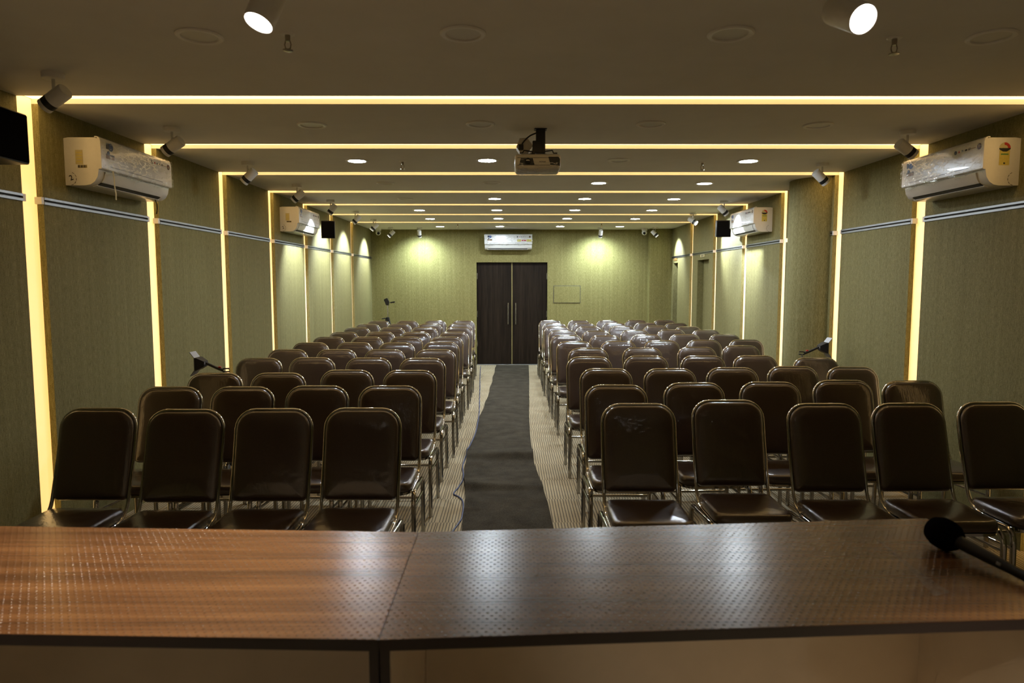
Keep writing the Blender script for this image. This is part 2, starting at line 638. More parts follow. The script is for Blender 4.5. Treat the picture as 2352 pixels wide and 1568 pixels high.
# glowing arches: one strip across the ceiling and one down each wall
ORD = ['first', 'second', 'third', 'fourth', 'fifth', 'sixth', 'seventh', 'eighth', 'ninth', 'tenth', 'eleventh']
for i, s in enumerate(STRIPS):
    a = thing('light_arch', 'warm yellow light strip arch over ceiling and walls, %s from the table' % ORD[i], 'light strip',
              (0, s, 0), group='recessed warm light arches')
    B().box(XL - 0.03, XR + 0.03, -GAP + 0.002, GAP - 0.002, CEIL + 0.028, CEIL + 0.033).obj('ceiling_strip', M['strip_ceil'], a, smooth=0)
    B().box(XL - 0.041, XL - 0.036, -GAP + 0.002, GAP - 0.002, 0.0, CEIL + 0.026).obj('wall_strip', M['strip_wall'], a, smooth=0)
    B().box(XR + 0.036, XR + 0.041, -GAP + 0.002, GAP - 0.002, 0.0, CEIL + 0.026).obj('wall_strip', M['strip_wall'], a, smooth=0)

# ------------------------------------------------------------------ back wall with double door
DX0, DX1, DZ = -0.665, 0.715, 2.005
wb = B().box(XL - 0.2, XR + 0.2, YB + 0.14, YB + 0.3, 0, CEIL + 0.034).obj('wall_back', M['wall_b'], smooth=0)
tag(wb, 'olive textured back wall with the dark double door', kind='structure')
B().box(XL - 0.04, DX0, YB, YB + 0.14, 0, CEIL).obj('wall_panel', M['wall_b'], wb, smooth=0)
B().box(DX1, XR + 0.04, YB, YB + 0.14, 0, CEIL).obj('wall_panel', M['wall_b'], wb, smooth=0)
B().box(DX0, DX1, YB, YB + 0.14, DZ, CEIL).obj('wall_panel', M['wall_b'], wb, smooth=0)
tag(B().box(2.66, XR, YB - 0.2, YB, 0, CEIL, 0.003).obj('pilaster', M['wall_b'], smooth=0), 'shallow olive pilaster in the far right corner', kind='structure')
B().box(0.834, 1.356, YB - 0.003, YB, 1.214, 1.553).obj('panel_gap', M['rail_dark'], wb, smooth=0)
hp = B().box(0.842, 1.348, YB - 0.012, YB, 1.222, 1.545, 0.003).obj('access_panel', M['wall_b'], wb, smooth=0)
hp['label'] = 'flush rectangular access panel covered like the wall'

wf = B().box(XL - 0.2, XR + 0.2, YF - 0.15, YF, 0, CEIL + 0.034).obj('wall_front', M['wall'], smooth=0)
tag(wf, 'wall behind the tables', kind='structure')

d1 = thing('door_1', 'dark wooden double door with two upright steel handles', None, (0.025, YB + 0.07, 0))
d1['kind'] = 'structure'
mid = 0.0
for s in (-1, 1):
    x0, x1 = (0.008, 0.685) if s > 0 else (-0.685, -0.008)
    leaf = B().box(x0, x1, 0, 0.045, 0.012, DZ - 0.004, 0.003).obj('door_leaf', M['door'], d1, smooth=0)
    hx = s * 0.075
    h = B().tube([(hx, -0.045, 0.80), (hx, -0.045, 1.22)], 0.011, 12)
    h.tube([(hx, 0.0, 0.86), (hx, -0.045, 0.86)], 0.007, 8).tube([(hx, 0.0, 1.16), (hx, -0.045, 1.16)], 0.007, 8)
    ho = h.obj('handle', M['steel'], leaf)
    for z in (0.42, 1.0, 1.74):
        B().cyl((s * 0.682, -0.008, z - 0.06), (s * 0.682, -0.008, z + 0.06), 0.009, n=10).obj('hinge', M['steel'], leaf)
B().box(-0.008, 0.008, -0.008, 0.03, 0.012, DZ - 0.004).obj('meeting_strip', M['brass'], d1, smooth=0)
B().box(-0.688, 0.688, -0.06, 0.05, 0.0, 0.012, 0.003).obj('threshold', M['rail'], d1, smooth=0)


def side_door(name, label, y0, y1, ztop, mat):
    d = thing(name, label, None, (XR + 0.150, (y0 + y1) / 2, 0))
    d['kind'] = 'structure'
    hw = (y1 - y0) / 2
    # shallow recess, its jamb lining and the leaf set back in it
    for s in (-1, 1):
        B().box(-0.148, 0.0, min(s * hw, s * (hw - 0.012)), max(s * hw, s * (hw - 0.012)), 0, ztop).obj('jamb', M['wall'], d, smooth=0)
    B().box(-0.148, 0.0, -hw + 0.012, hw - 0.012, ztop - 0.02, ztop).obj('head_jamb', M['wall'], d, smooth=0)
    leaf = B().box(-0.05, -0.002, -hw + 0.012, hw - 0.012, 0.01, ztop - 0.02, 0.002).obj('door_leaf', mat, d, smooth=0)
    k = B()
    k.lathe([(0.0, 0.05), (0.018, 0.047), (0.024, 0.036), (0.018, 0.02), (0.010, 0.012), (0.022, 0.006), (0.022, 0.0)], 16,
            Matrix.Translation((-0.05, -hw + 0.075, 0.98)) @ Matrix.Rotation(-PI / 2, 4, 'Y'))
    k.obj('knob', M['chrome'], leaf)
    return d


side_door('door_2', 'narrow brown side door near the far right corner', 12.66, 13.02, 2.0, M['door2'])
side_door('door_3', 'olive covered side door with round steel knob', 10.68, 11.34, 2.0, M['wall'])
for y, lab, mm in ((12.84, 'small dark door sign above the narrow brown side door', 'gold'),
                   (11.03, 'small square door sign above the olive side door', 'paper')):
    sg = thing('door_sign', lab, 'sign', (XR, y, 2.022), group='small signs over the side doors')
    B().box(-0.010, 0.0, -0.12, 0.12, 0.0, 0.042 if False else 0.044, 0.002).obj('plate', M[mm], sg, smooth=0)
    for q in (-0.05, 0.02):
        B().box(-0.0115, -0.0095, q, q + 0.03, 0.010, 0.034).obj('pictogram', M['ink'], sg, smooth=0)

# ------------------------------------------------------------------ carpet runner and blue cable
RY = [2.36, 4.36, 4.9, 5.21, 5.45, 6.0, 6.42, 7.05, 8.14, 9.41, 11.2, 13.25]
RL = [-0.31, -0.315, -0.34, -0.361, -0.378, -0.408, -0.415, -0.384, -0.374, -0.328, -0.305, -0.285]
RR = [0.285, 0.283, 0.272, 0.255, 0.241, 0.21, 0.204, 0.205, 0.222, 0.258, 0.305, 0.352]


def interp(y, ys, vs):
    for i in range(len(ys) - 1):
        if y <= ys[i + 1]:
            t = (y - ys[i]) / (ys[i + 1] - ys[i])
            t = min(max(t, 0), 1)
            return vs[i] + (vs[i + 1] - vs[i]) * t
    return vs[-1]


def ridge(y, c, back, front):
    d = y - c
    w = back if d > 0 else front
    return math.exp(-(d / w) ** 2)


def runner_z(t, y):
    z = 0.008
    z += 0.06 * ridge(y, 6.18, 0.28, 0.05) * (0.75 + 0.25 * t)
    z += 0.05 * ridge(y, 5.24, 0.24, 0.045) * (1.0 - 0.55 * t)
    z += 0.006 * ridge(y, 7.6, 0.2, 0.12) * (1 - t) + 0.004 * math.sin(y * 2.1) ** 2 * 0.5
    return z


bm = bmesh.new()
NY, NX = 560, 10
ys = []
for j in range(NY + 1):
    ys.append(2.36 + (13.25 - 2.36) * (j / NY) ** 1.25)
gt, gb = [], []
for y in ys:
    l, r = interp(y, RY, RL), interp(y, RY, RR)
    l += 0.006 * math.sin(y * 5.3)
    gt.append([bm.verts.new((l + (r - l) * k / NX, y, runner_z(k / NX, y))) for k in range(NX + 1)])
    gb.append([bm.verts.new((l + (r - l) * k / NX, y, 0.001)) for k in (0, NX)])
for j in range(NY):
    for k in range(NX):
        bm.faces.new((gt[j][k], gt[j][k + 1], gt[j + 1][k + 1], gt[j + 1][k]))
    bm.faces.new((gb[j][0], gt[j][0], gt[j + 1][0], gb[j + 1][0]))
    bm.faces.new((gt[j][NX], gb[j][1], gb[j + 1][1], gt[j + 1][NX]))
rb = B()
rb.bm.free()
rb.bm = bm
tag(rb.obj('carpet_runner', M['runner']), 'charcoal carpet runner with two creases down the centre aisle', 'carpet')

CP = [(-0.58, 13.05), (-0.53, 11.7), (-0.477, 10.47), (-0.43, 9.3), (-0.39, 8.33), (-0.376, 7.33), (-0.397, 6.72), (-0.418, 6.25), (-0.424, 5.9),
      (-0.392, 5.54), (-0.413, 5.29), (-0.438, 5.12), (-0.388, 5.03), (-0.352, 4.91), (-0.336, 4.61), (-0.356, 4.44), (-0.38, 4.3), (-0.42, 3.9), (-0.44, 3.3), (-0.43, 2.5)]


def catmull(pts, n=8):
    out = []
    for i in range(len(pts) - 1):
        p0 = Vector(pts[max(i - 1, 0)])
        p1, p2 = Vector(pts[i]), Vector(pts[i + 1])
        p3 = Vector(pts[min(i + 2, len(pts) - 1)])
        for k in range(n):
            t = k / n
            out.append(0.5 * ((2 * p1) + (p2 - p0) * t + (2 * p0 - 5 * p1 + 4 * p2 - p3) * t * t + (3 * p1 - p0 - 3 * p2 + p3) * t ** 3))
    out.append(Vector(pts[-1]))
    return out


cpts = []
for p in catmull([(x, y, 0) for x, y in CP], 8):
    l = interp(p.y, RY, RL) + 0.006 * math.sin(p.y * 5.3)
    z = 0.006
    if p.x > l - 0.006:
        z = runner_z(max(0, (p.x - l) / 0.6), p.y) + 0.006
    cpts.append((p.x, p.y, z))
tag(B().tube(cpts, 0.0055, 8).obj('floor_cable', M['bluecable']), 'thin blue cable winding along the left edge of the runner', 'cable')


# ------------------------------------------------------------------ chairs
def build_chair():
    t = thing('banquet_chair', 'chair', 'chair')
    # seat cushion
    Ms = Matrix.Translation((0, -0.035, 0))
    B().cushion(0.199, 0.195, 0.055, 0.075,
                [(0.010, 0.414), (0.001, 0.424), (0.0, 0.440), (0.003, 0.456), (0.011, 0.466), (0.026, 0.4705), (0.07, 0.4745), (0.13, 0.4765)],
                Ms, 6).obj('seat', M['vinyl'], t, smooth=60)
    # chrome rim under the seat
    B().cushion(0.192, 0.19, 0.05, 0.07, [(0.0, 0.400), (0.0, 0.414)], Ms, 5).obj('seat_frame', M['chrome'], t)
    # backrest pad on a leaning plane
    a = math.radians(14.0)
    ca, sa = math.cos(a), math.sin(a)
    X, Y, Z = Vector((1, 0, 0)), Vector((0, sa, ca)), Vector((0, -ca, sa))
    c = Vector((0, 0.232, 0.722))
    Mb = Matrix(((X.x, Y.x, Z.x, c.x), (X.y, Y.y, Z.y, c.y), (X.z, Y.z, Z.z, c.z), (0, 0, 0, 1)))
    B().cushion(0.192, 0.232, 0.092, 0.03,
                [(0.05, -0.022), (0.014, -0.020), (0.003, -0.012), (0.0, 0.0), (0.003, 0.014), (0.010, 0.022), (0.024, 0.028), (0.055, 0.032), (0.11, 0.0345)],
                Mb, 8).obj('backrest', M['vinyl'], t, smooth=60)
    # chrome loop round the back, bending forward under the seat
    w, hh, rc = 0.197, 0.237, 0.098
    half = []
    half.append(Vector((w, -0.18, 0.408)))
    half.append(Vector((w, 0.02, 0.408)))
    base = Mb @ Vector((w, -0.232 - 0.06, 0))
    p0, p1, p2 = Vector((w, 0.02, 0.408)), Vector((w, base.y - 0.03, 0.408)), base + Vector((0, 0.02 * sa, 0.06))
    for k in range(1, 7):
        q = k / 6
        half.append(p0 * (1 - q) ** 2 + p1 * 2 * q * (1 - q) + p2 * q * q)
    half.append(Mb @ Vector((w, 0.0, -0.004)))
    half.append(Mb @ Vector((w, hh - rc, -0.004)))
    for k in range(1, 7):
        q = PI / 2 * k / 6
        half.append(Mb @ Vector((w - rc + rc * math.cos(q), hh - rc + rc * math.sin(q), -0.004)))
    path = half + [Vector((-p.x, p.y, p.z)) for p in half[::-1]]
    B().tube(path, 0.0095, 8).obj('back_frame', M['chrome'], t, smooth=60)
    # legs with bent shoulders, side rails and bars
    for s in (-1, 1):
        x = s * 0.211
        fl_ = [(x, -0.213, 0.0), (x, -0.205, 0.33), (x, -0.203, 0.365), (x, -0.195, 0.388), (x, -0.178, 0.402), (x, -0.155, 0.407)]
        bl_ = [(x, 0.213, 0.0), (x, 0.205, 0.315), (x, 0.203, 0.348), (x, 0.195, 0.370), (x, 0.178, 0.383), (x, 0.155, 0.388)]
        B().tube(fl_, 0.014, 8).obj('leg', M['chrome'], t, smooth=60)
        B().tube(bl_, 0.014, 8).obj('leg', M['chrome'], t, smooth=60)
        B().tube([(x, -0.155, 0.407), (x, 0.155, 0.388)], 0.0125, 8).obj('side_rail', M['chrome'], t, smooth=60)
        B().tube([(x, -0.205, 0.318), (x, 0.206, 0.298)], 0.0085, 8).obj('stretcher', M['chrome'], t, smooth=60)
    B().tube([(-0.211, 0.207, 0.25), (0.211, 0.207, 0.25)], 0.0095, 8).obj('stretcher', M['chrome'], t, smooth=60)
    B().tube([(-0.211, -0.12, 0.402), (0.211, -0.12, 0.402)], 0.0085, 8).obj('seat_bar', M['chrome'], t, smooth=60)
    return t


KC = 0.9236
LEFT = {1: [(-2.349, 3.86), (-1.836, 3.82), (-1.338, 3.84), (-0.849, 3.86)],
        2: [(-2.327, 4.66), (-1.85, 4.66), (-1.344, 4.7), (-0.836, 4.7)],
        3: [(-2.344, 5.38), (-1.84, 5.38), (-1.342, 5.56), (-0.826, 5.54)],
        4: [(-2.369, 6.44), (-1.899, 6.48), (-1.352, 6.46), (-0.836, 6.44)],
        5: [(-2.383, 7.28), (-1.858, 7.28), (-1.345, 7.28), (-0.804, 7.28)],
        6: [(-2.379, 8.12), (-1.864, 8.12), (-1.35, 8.08), (-0.839, 8.2)],
        7: [(-2.398, 8.97), (-1.896, 8.97), (-1.377, 8.97), (-0.84, 8.97)],
        8: [(-2.416, 9.85), (-1.891, 9.87), (-1.373, 9.87), (-0.821, 9.87)],
        9: [(-2.446, 10.85), (-1.886, 10.8), (-1.38, 10.86), (-0.831, 10.86)],
        10: [(-2.46, 11.76), (-1.931, 11.79), (-1.397, 11.76), (-0.885, 11.82)],
        11: [(-2.469, 12.74), (-1.937, 12.74), (-1.413, 12.78), (-0.882, 12.78)]}
RIGHT = {1: [(0.752, 4.0), (1.322, 4.12), (1.852, 4.0), (2.36, 4.01), (2.895, 4.05)],
         2: [(0.735, 4.74), (1.314, 4.84), (1.863, 4.88), (2.437, 4.97), (2.924, 4.94)],
         3: [(0.79, 5.65), (1.325, 5.65), (1.86, 5.71), (2.412, 5.8), (2.906, 5.77)],
         4: [(0.758, 6.55), (1.322, 6.63), (1.876, 6.64), (2.399, 6.66), (2.916, 6.49)],
         5: [(0.846, 7.42), (1.445, 7.47), (2.066, 7.54), (2.617, 7.72)],
         6: [(0.773, 8.27), (1.315, 8.3), (1.861, 8.4), (2.404, 8.47), (2.959, 8.55)],
         7: [(0.761, 9.22), (1.279, 9.18), (1.859, 9.35), (2.4, 9.4), (2.954, 9.4)],
         8: [(0.781, 10.15), (1.26, 10.05), (1.866, 10.25), (2.43, 10.33), (2.95, 10.3)],
         9: [(0.751, 11.0), (1.259, 11.02), (1.821, 11.17), (2.396, 11.25), (2.887, 11.1)],
         10: [(0.761, 11.93), (1.285, 11.97), (1.83, 12.02), (2.392, 12.05), (2.919, 12.02)],
         11: [(0.751, 12.9), (1.289, 12.87), (1.831, 12.88), (2.384, 12.98), (2.937, 13.02)]}
PLACE_L = ['nearest the left wall', 'second from the left wall', 'second from the aisle', 'nearest the aisle']
PLACE_R = ['nearest the aisle', 'second from the aisle', 'third from the aisle', 'fourth from the aisle', 'nearest the right wall']
PLACE_R4 = ['nearest the aisle', 'second from the aisle', 'third from the aisle', 'beside the round column']
proto = build_chair()
first = True
for side, rows, in (('left', LEFT), ('right', RIGHT)):
    for r, chairs in rows.items():
        xs = [c[0] * KC for c in chairs]
        for _ in range(40):                 # keep neighbours from touching
            for i in range(len(xs) - 1):
                g = 0.456 - (xs[i + 1] - xs[i])
                if g > 0:
                    xs[i] -= g * 0.5
                    xs[i + 1] += g * 0.5
            xs[0] = max(xs[0], XL + 0.24)
            xs[-1] = min(xs[-1], XR - 0.24)
        for k, (x, y) in enumerate(chairs):
            o = proto if first else copy_tree(proto)
            first = False
            o.location = (xs[k], y * KC - 0.29, 0)
            o.rotation_euler = (0, 0, math.radians(random.uniform(-0.9, 0.9)))
            names = PLACE_L if side == 'left' else (PLACE_R if len(chairs) == 5 else PLACE_R4)
            o['label'] = 'brown wrapped chrome chair, %s row from the table, %s block, %s' % (ORD[r - 1], side, names[k])
            o['group'] = 'brown banquet chairs in the %s block' % side


# ------------------------------------------------------------------ tables in front
def table(label, x0, x1, yn0, yn1, yf0, yf1, loc):
    """a tabletop given by its four corners, on side panels with a modesty panel"""
    zt, zb, z0 = 0.92, 0.896, 0.16
    t = thing('conference_table', label, 'table', loc, group='wooden tables at the front')
    ox, oy = loc[0], loc[1]
    quad = [(x0 - ox, yn0 - oy), (x1 - ox, yn1 - oy), (x1 - ox, yf1 - oy), (x0 - ox, yf0 - oy)]
    b = B()
    b.prism(quad, zb - loc[2], zt - loc[2] - 0.0015, 'z')
    top = b.obj('edge_band', M['edge'], t, smooth=0)
    ins = 0.0006
    q2 = [(quad[0][0] + ins, quad[0][1] + ins), (quad[1][0] - ins, quad[1][1] + ins), (quad[2][0] - ins, quad[2][1] - ins), (quad[3][0] + ins, quad[3][1] - ins)]
    B().prism(q2, zt - loc[2] - 0.0015, zt - loc[2], 'z').obj('tabletop', M['table'], t, smooth=0)
    th = 0.020
    for xx, s, yn, yf in ((x0, 1, yn0, yf0), (x1, -1, yn1, yf1)):
        xa, xb = sorted((xx + s * 0.001 - ox, xx + s * th - ox))
        B().box(xa, xb, yn + 0.005 - oy, yf - 0.016 - oy, z0 - loc[2], zb - loc[2]).obj('side_panel', M['edge'], t, smooth=0)
        la, lb = sorted((xx + s * th - ox, xx + s * (th + 0.003) - ox))
        B().box(la, lb, yn + 0.008 - oy, yf - 0.016 - oy, z0 - loc[2], zb - loc[2]).obj('panel_lining', M['panel'], t, smooth=0)
    quad = [(x0 + 0.0232 - ox, yf0 - 0.035 - oy), (x1 - 0.0232 - ox, yf1 - 0.035 - oy), (x1 - 0.0232 - ox, yf1 - 0.02 - oy), (x0 + 0.0232 - ox, yf0 - 0.02 - oy)]
    B().prism(quad, z0 + 0.08 - loc[2], zb - loc[2], 'z').obj('modesty_panel', M['panel'], t, smooth=0)
    return t


table('walnut laminate table left of the seam, nothing on it', -1.78, -0.2605, 1.335, 1.287, 1.93, 1.868, (-1.0, 1.6, 0.16))
table('walnut laminate table right of the seam, with the microphone on it', -0.2595, 1.238, 1.287, 1.378, 1.868, 1.978, (0.5, 1.6, 0.16))

# pale scuff smeared across the right tabletop
sm = bpy.data.materials.new('pale_scuff')
sm.use_nodes = True
nt = sm.node_tree
nt.nodes['Principled BSDF'].inputs['Base Color'].default_value = (0.55, 0.47, 0.42, 1)
nt.nodes['Principled BSDF'].inputs['Roughness'].default_value = 0.6
sf = noise(nt, mapped(nt, (1, 1, 1)), 60, 4)
nt.links.new(mth(nt, 'MULTIPLY', mth(nt, 'SUBTRACT', sf, 0.22, clamp=True), 0.32), nt.nodes['Principled BSDF'].inputs['Alpha'])
rt = bpy.data.objects['conference_table.001']
sc_ = B()
sc_.prism([(x - 0.5, y - 1.6) for x, y in ((0.998, 1.82), (1.007, 1.82), (0.992, 1.61), (0.996, 1.49), (0.948, 1.472), (0.976, 1.61))], 0.7601, 0.7603, 'z')
sc_.obj('scuff_mark', sm, rt, smooth=0)

# microphone
mt = thing('microphone', 'black handheld microphone with foam windscreen on the right table', 'microphone', (1.138, 1.745, 0.92))
dirv = Vector((0.055, -0.20, 0.0)).normalized()
Mm = dir_matrix((0, 0, 0.042), (dirv.x, dirv.y, -0.11))
B().lathe([(0.0, -0.044), (0.018, -0.041), (0.032, -0.030), (0.040, -0.010), (0.041, 0.010), (0.036, 0.030), (0.026, 0.044), (0.017, 0.050), (0.0, 0.050)], 28, Mm).obj('windscreen', M['blackfoam'], mt)
mb = B().lathe([(0.0, 0.045), (0.0165, 0.046), (0.0168, 0.075), (0.0135, 0.16), (0.0125, 0.172)], 20, Mm).obj('body', M['black'], mt)
B().lathe([(0.0, 0.176), (0.0120, 0.176), (0.0115, 0.225), (0.009, 0.232), (0.0, 0.232)], 20, Mm).obj('tail', M['black'], mt)
B().lathe([(0.0119, 0.172), (0.0126, 0.172), (0.0126, 0.1765), (0.0119, 0.1765)], 20, Mm).obj('ring', M['ink'], mb)
Mx = Mm @ Matrix.Translation((-0.0118, 0.0, 0.165))
B().box(-0.002, 0.003, -0.004, 0.004, -0.006, 0.006, 0.001).obj('switch', M['silver'], mb)
mb.children[-1].matrix_local = Mx

# ------------------------------------------------------------------ downlights
DY = [2.89, 4.49, 5.79, 7.09, 8.41, 9.71, 11.0, 12.53]
DX = [-1.285, -0.195, 0.90, 1.99]
ON = ['0000', '0000', '1101', '0011', '0111', '1111', '1111', '1111']
PLACE4 = ['leftmost', 'second from left', 'third from left', 'rightmost']


def downlight_meshes():
    ring = B().lathe([(0.071, -0.003), (0.074, -0.008), (0.088, -0.009), (0.094, -0.004), (0.094, 0.0), (0.071, 0.0)], 40).mesh('ring', M['white'])
    on = B().lathe([(0.0, -0.0045), (0.071, -0.0045)], 24).mesh('diffuser', M['downlight'])
    off = B().lathe([(0.0, -0.0025), (0.071, -0.0025), (0.071, -0.001), (0.0, -0.001)], 40).mesh('diffuser', M['downlight_off'])
    return ring, on, off


RING, DON, DOFF = downlight_meshes()
for r in range(8):
    for k in range(4):
        on = ON[r][k] == '1'
        lab = '%s round recessed ceiling light, %s row from the table, %s of four' % ('lit' if on else 'unlit', ORD[r], PLACE4[k])
        t = thing('ceiling_downlight', lab, 'ceiling light', (DX[k], DY[r] + (0.03 if k in (0, 3) else 0), CEIL), group='round ceiling downlights')
        link('ring', RING, t)
        link('diffuser', DON if on else DOFF, t)


# ------------------------------------------------------------------ ceiling spotlights
def lens_at(lx, ly, lz, d, s):
    """ceiling point and stem length that put the lens at a given place"""
    d = Vector(d).normalized()
    up = (Vector((0, 0, 1)) - d * d.z).normalized()
    off = -up * (0.038 * s * 0.9) + d * (0.085 * s - 0.009 * s)
    return lx - off.x, ly - off.y, -(lz - CEIL - off.z) - 0.028


def spotlight(label, x, y, d, on=0, s=1.0, stem=0.055, power=0, size=70, col=(0.84, 0.95, 1.0), lens='lens_on', band=True, blend=0.7):
    t = thing('ceiling_spotlight', label, 'spotlight', (x, y, CEIL), group='white ceiling spotlights')
    d = Vector(d).normalized()
    B().lathe([(0.0, -0.028), (0.046, -0.028), (0.050, -0.024), (0.050, 0.0), (0.0, 0.0)], 28).obj('canopy', M['white'], t)
    zp = -0.028 - stem
    B().cyl((0, 0, -0.026), (0, 0, zp), 0.0075, n=12).obj('stem', M['steel'], t)
    up = Vector((0, 0, 1)) - d * d.z
    up.normalize()
    R_ = 0.038 * s
    piv = Vector((0, 0, zp)) - up * (R_ * 0.9)       # point on the axis under the stem
    Mx = dir_matrix(piv, d)
    L0, L1 = -0.055 * s, 0.085 * s
    bd = B().lathe([(0.0, L0), (R_ * 0.9, L0), (R_, L0 + 0.006), (R_, L1 - 0.05 * s)], 28, Mx).obj('body', M['white'], t)
    B().lathe([(R_ * 0.97, L1 - 0.05 * s), (R_ * 1.005, L1 - 0.05 * s), (R_ * 1.005, L1 - 0.020 * s), (R_ * 0.97, L1 - 0.020 * s)], 28, Mx).obj('band', M['black'] if band else M['white'], bd)
    B().lathe([(R_, L1 - 0.020 * s), (R_, L1), (R_ * 0.92, L1), (R_ * 0.86, L1 - 0.010 * s)], 28, Mx).obj('front_ring', M['white'], bd)
    B().lathe([(0.0, L1 - 0.008 * s), (R_ * 0.90, L1 - 0.009 * s), (R_ * 0.90, L1 - 0.012 * s), (0, L1 - 0.012 * s)], 28, Mx).obj('lens', M[lens] if on else M['lens_off'], bd)
    if power:
        ld = bpy.data.lights.new('spot_beam', 'SPOT')
        ld.energy = power
        ld.color = col
        ld.spot_size = math.radians(size)
        ld.spot_blend = blend
        ld.shadow_soft_size = 0.02
        lo = bpy.data.objects.new('spot_beam', ld)
        COL.objects.link(lo)
        lo.parent = t
        lo.matrix_local = dir_matrix(piv + d * (L1 + 0.012), -d)
    return t


dl, dr = (-0.84, 0.12, -0.50), (0.84, 0.12, -0.55)
for i, (y, dd, on, p, sz, what) in enumerate([
        (3.43, dl, 0, 0, 0, 'unlit, above the black speaker'),
        (4.60, dl, 0, 0, 0, 'unlit, above the near air conditioner'),
        (5.90, (-0.70, 0.1, -0.62), 0, 0, 0, 'unlit, third from the table'),
        (7.24, (-0.74, 0.1, -0.58), 0, 0, 0, 'unlit, fourth from the table'),
        (8.57, (-0.45, 0.0, -0.60), 1, 1.0, 75, 'lit, above the far air conditioner'),
        (9.92, (-0.50, -0.06, -0.52), 1, 0.85, 92, 'lit, sixth from the table'),
        (11.22, (-0.50, -0.08, -0.52), 1, 0.8, 92, 'lit, seventh from the table'),
        (12.80, (-0.50, -0.10, -0.52), 1, 0.8, 88, 'lit, by the dome camera')]):
    spotlight('white ceiling spotlight with black band by left wall, ' + what, -2.23, y, dd, on, power=p * P_SPOT, size=sz)
for y, dd, on, p, sz, what in [
        (4.69, dr, 0, 0, 0, 'unlit, above the near air conditioner'),
        (5.95, (0.74, 0.1, -0.66), 0, 0, 0, 'unlit, before the round column'),
        (8.65, (0.42, 0.10, -0.40), 1, 1.1, 80, 'lit, above the far air conditioner'),
        (10.1, (0.46, -0.42, -0.42), 1, 1.0, 85, 'lit, above the olive door'),
        (12.72, (0.50, -0.10, -0.52), 1, 0.7, 85, 'lit, by the dome camera')]:
    spotlight('white ceiling spotlight with black band by right wall, ' + what, 2.67, y, dd, on, power=p * P_SPOT, size=sz)
spotlight('white ceiling spotlight washing the back wall left of the door', -1.70, 12.86, (0.0, 0.40, -0.60), 1, power=P_SPOT * 0.66, size=135, blend=1.0, col=(0.70, 0.90, 1.0))
spotlight('white ceiling spotlight washing the back wall right of the door', 1.675, 12.86, (0.0, 0.40, -0.60), 1, power=P_SPOT * 0.66, size=135, blend=1.0, col=(0.70, 0.90, 1.0))
# the two larger stage lamps over the tables
for lab, lens_p, dd in (('large lit stage lamp aimed down at the tables, left at the top', (-0.762, 2.15, 2.412), (-0.26, -0.34, -0.90)),
                        ('large lit stage lamp shining at the viewer, right at the top', (1.066, 2.15, 2.418), (0.14, -0.86, -0.50))):
    bx_, by_, st_ = lens_at(*lens_p, dd, 1.2)
    spotlight(lab, bx_, by_, dd, 1, 1.2, max(st_, 0.01), P_STAGE * (1.3 if lens_p[0] < 0 else 1.0), 78, (1.0, 0.87, 0.68), 'lens_warm', False)
# two unseen lamps added behind the viewer for the light under the tables
for x, w, pw in ((-1.0, 'left', 0.6), (1.0, 'right', 2.2)):
    spotlight('large unseen stage lamp added over the dais behind the tables, ' + w, x, -0.35, (0.0, 0.52, -0.85), 1, 1.18, 0.06, P_STAGE * pw, 40, (1.0, 0.87, 0.68), 'lens_warm', False)


# ------------------------------------------------------------------ sprinklers and dome cameras
def sprinkler(label, x, y, s=1.0):
    t = thing('fire_sprinkler', label, 'sprinkler', (x, y, CEIL), group='ceiling fire sprinklers')
    B().lathe([(0.0, -0.006), (0.026, -0.005), (0.030, 0.0), (0.0, 0.0)], 20).obj('escutcheon', M['white'], t)
    B().lathe([(0.0, -0.03), (0.010, -0.03), (0.011, -0.004), (0.0, -0.004)], 12).obj('nozzle', M['sprink'], t)
    a = B()
    for q in (-1, 1):
        a.tube([(q * 0.009, 0, -0.028), (q * 0.013, 0, -0.042), (q * 0.010, 0, -0.056), (0, 0, -0.062)], 0.0028, 6)
    a.obj('frame_arms', M['sprink'], t)
    B().lathe([(0.0, -0.070), (0.021, -0.067), (0.021, -0.064), (0.004, -0.064), (0.003, -0.058), (0.0, -0.058)], 16).obj('deflector', M['sprink'], t)


for x, y, l in ((-0.915, 2.90, 'next to the left stage lamp'), (1.60, 2.94, 'next to the right stage lamp'), (-0.911, 5.86, 'left of the projector'),
                (1.627, 5.90, 'right of the projector'), (-0.93, 12.1, 'near the back wall, left'), (1.572, 11.95, 'near the back wall, right')):
    sprinkler('small metal fire sprinkler hanging from the ceiling ' + l, x, y)


def dome_camera(label, x, y):
    t = thing('security_camera', label, 'camera', (x, y, CEIL), group='white dome cameras in the far corners')
    B().lathe([(0.0, -0.05), (0.050, -0.05), (0.056, -0.03), (0.058, 0.0), (0.0, 0.0)], 24).obj('base', M['white'], t)
    B().sphere((0, 0, -0.082), 0.050, 20, 12).obj('ball', M['white'], t)
    Mx = dir_matrix((0, 0, -0.082), (-0.25 * math.copysign(1, x), -0.85, -0.35))
    B().lathe([(0.0, 0.0515), (0.020, 0.050), (0.026, 0.044), (0.0, 0.03)], 20, Mx).obj('lens', M['glass'], t)


dome_camera('white dome security camera in the far left ceiling corner', -2.50, 13.02)
dome_camera('white dome security camera in the far right ceiling corner', 2.52, 12.98)


# ------------------------------------------------------------------ air conditioners
def fan_poly(r, a0, a1, n=14, r0=0.0):
    pts = [(r * math.cos(a0 + (a1 - a0) * k / n), r * math.sin(a0 + (a1 - a0) * k / n)) for k in range(n + 1)]
    if r0 > 0:
        pts += [(r0 * math.cos(a1 + (a0 - a1) * k / n), r0 * math.sin(a1 + (a0 - a1) * k / n)) for k in range(n + 1)]
    else:
        pts += [(0, 0)]
    return pts


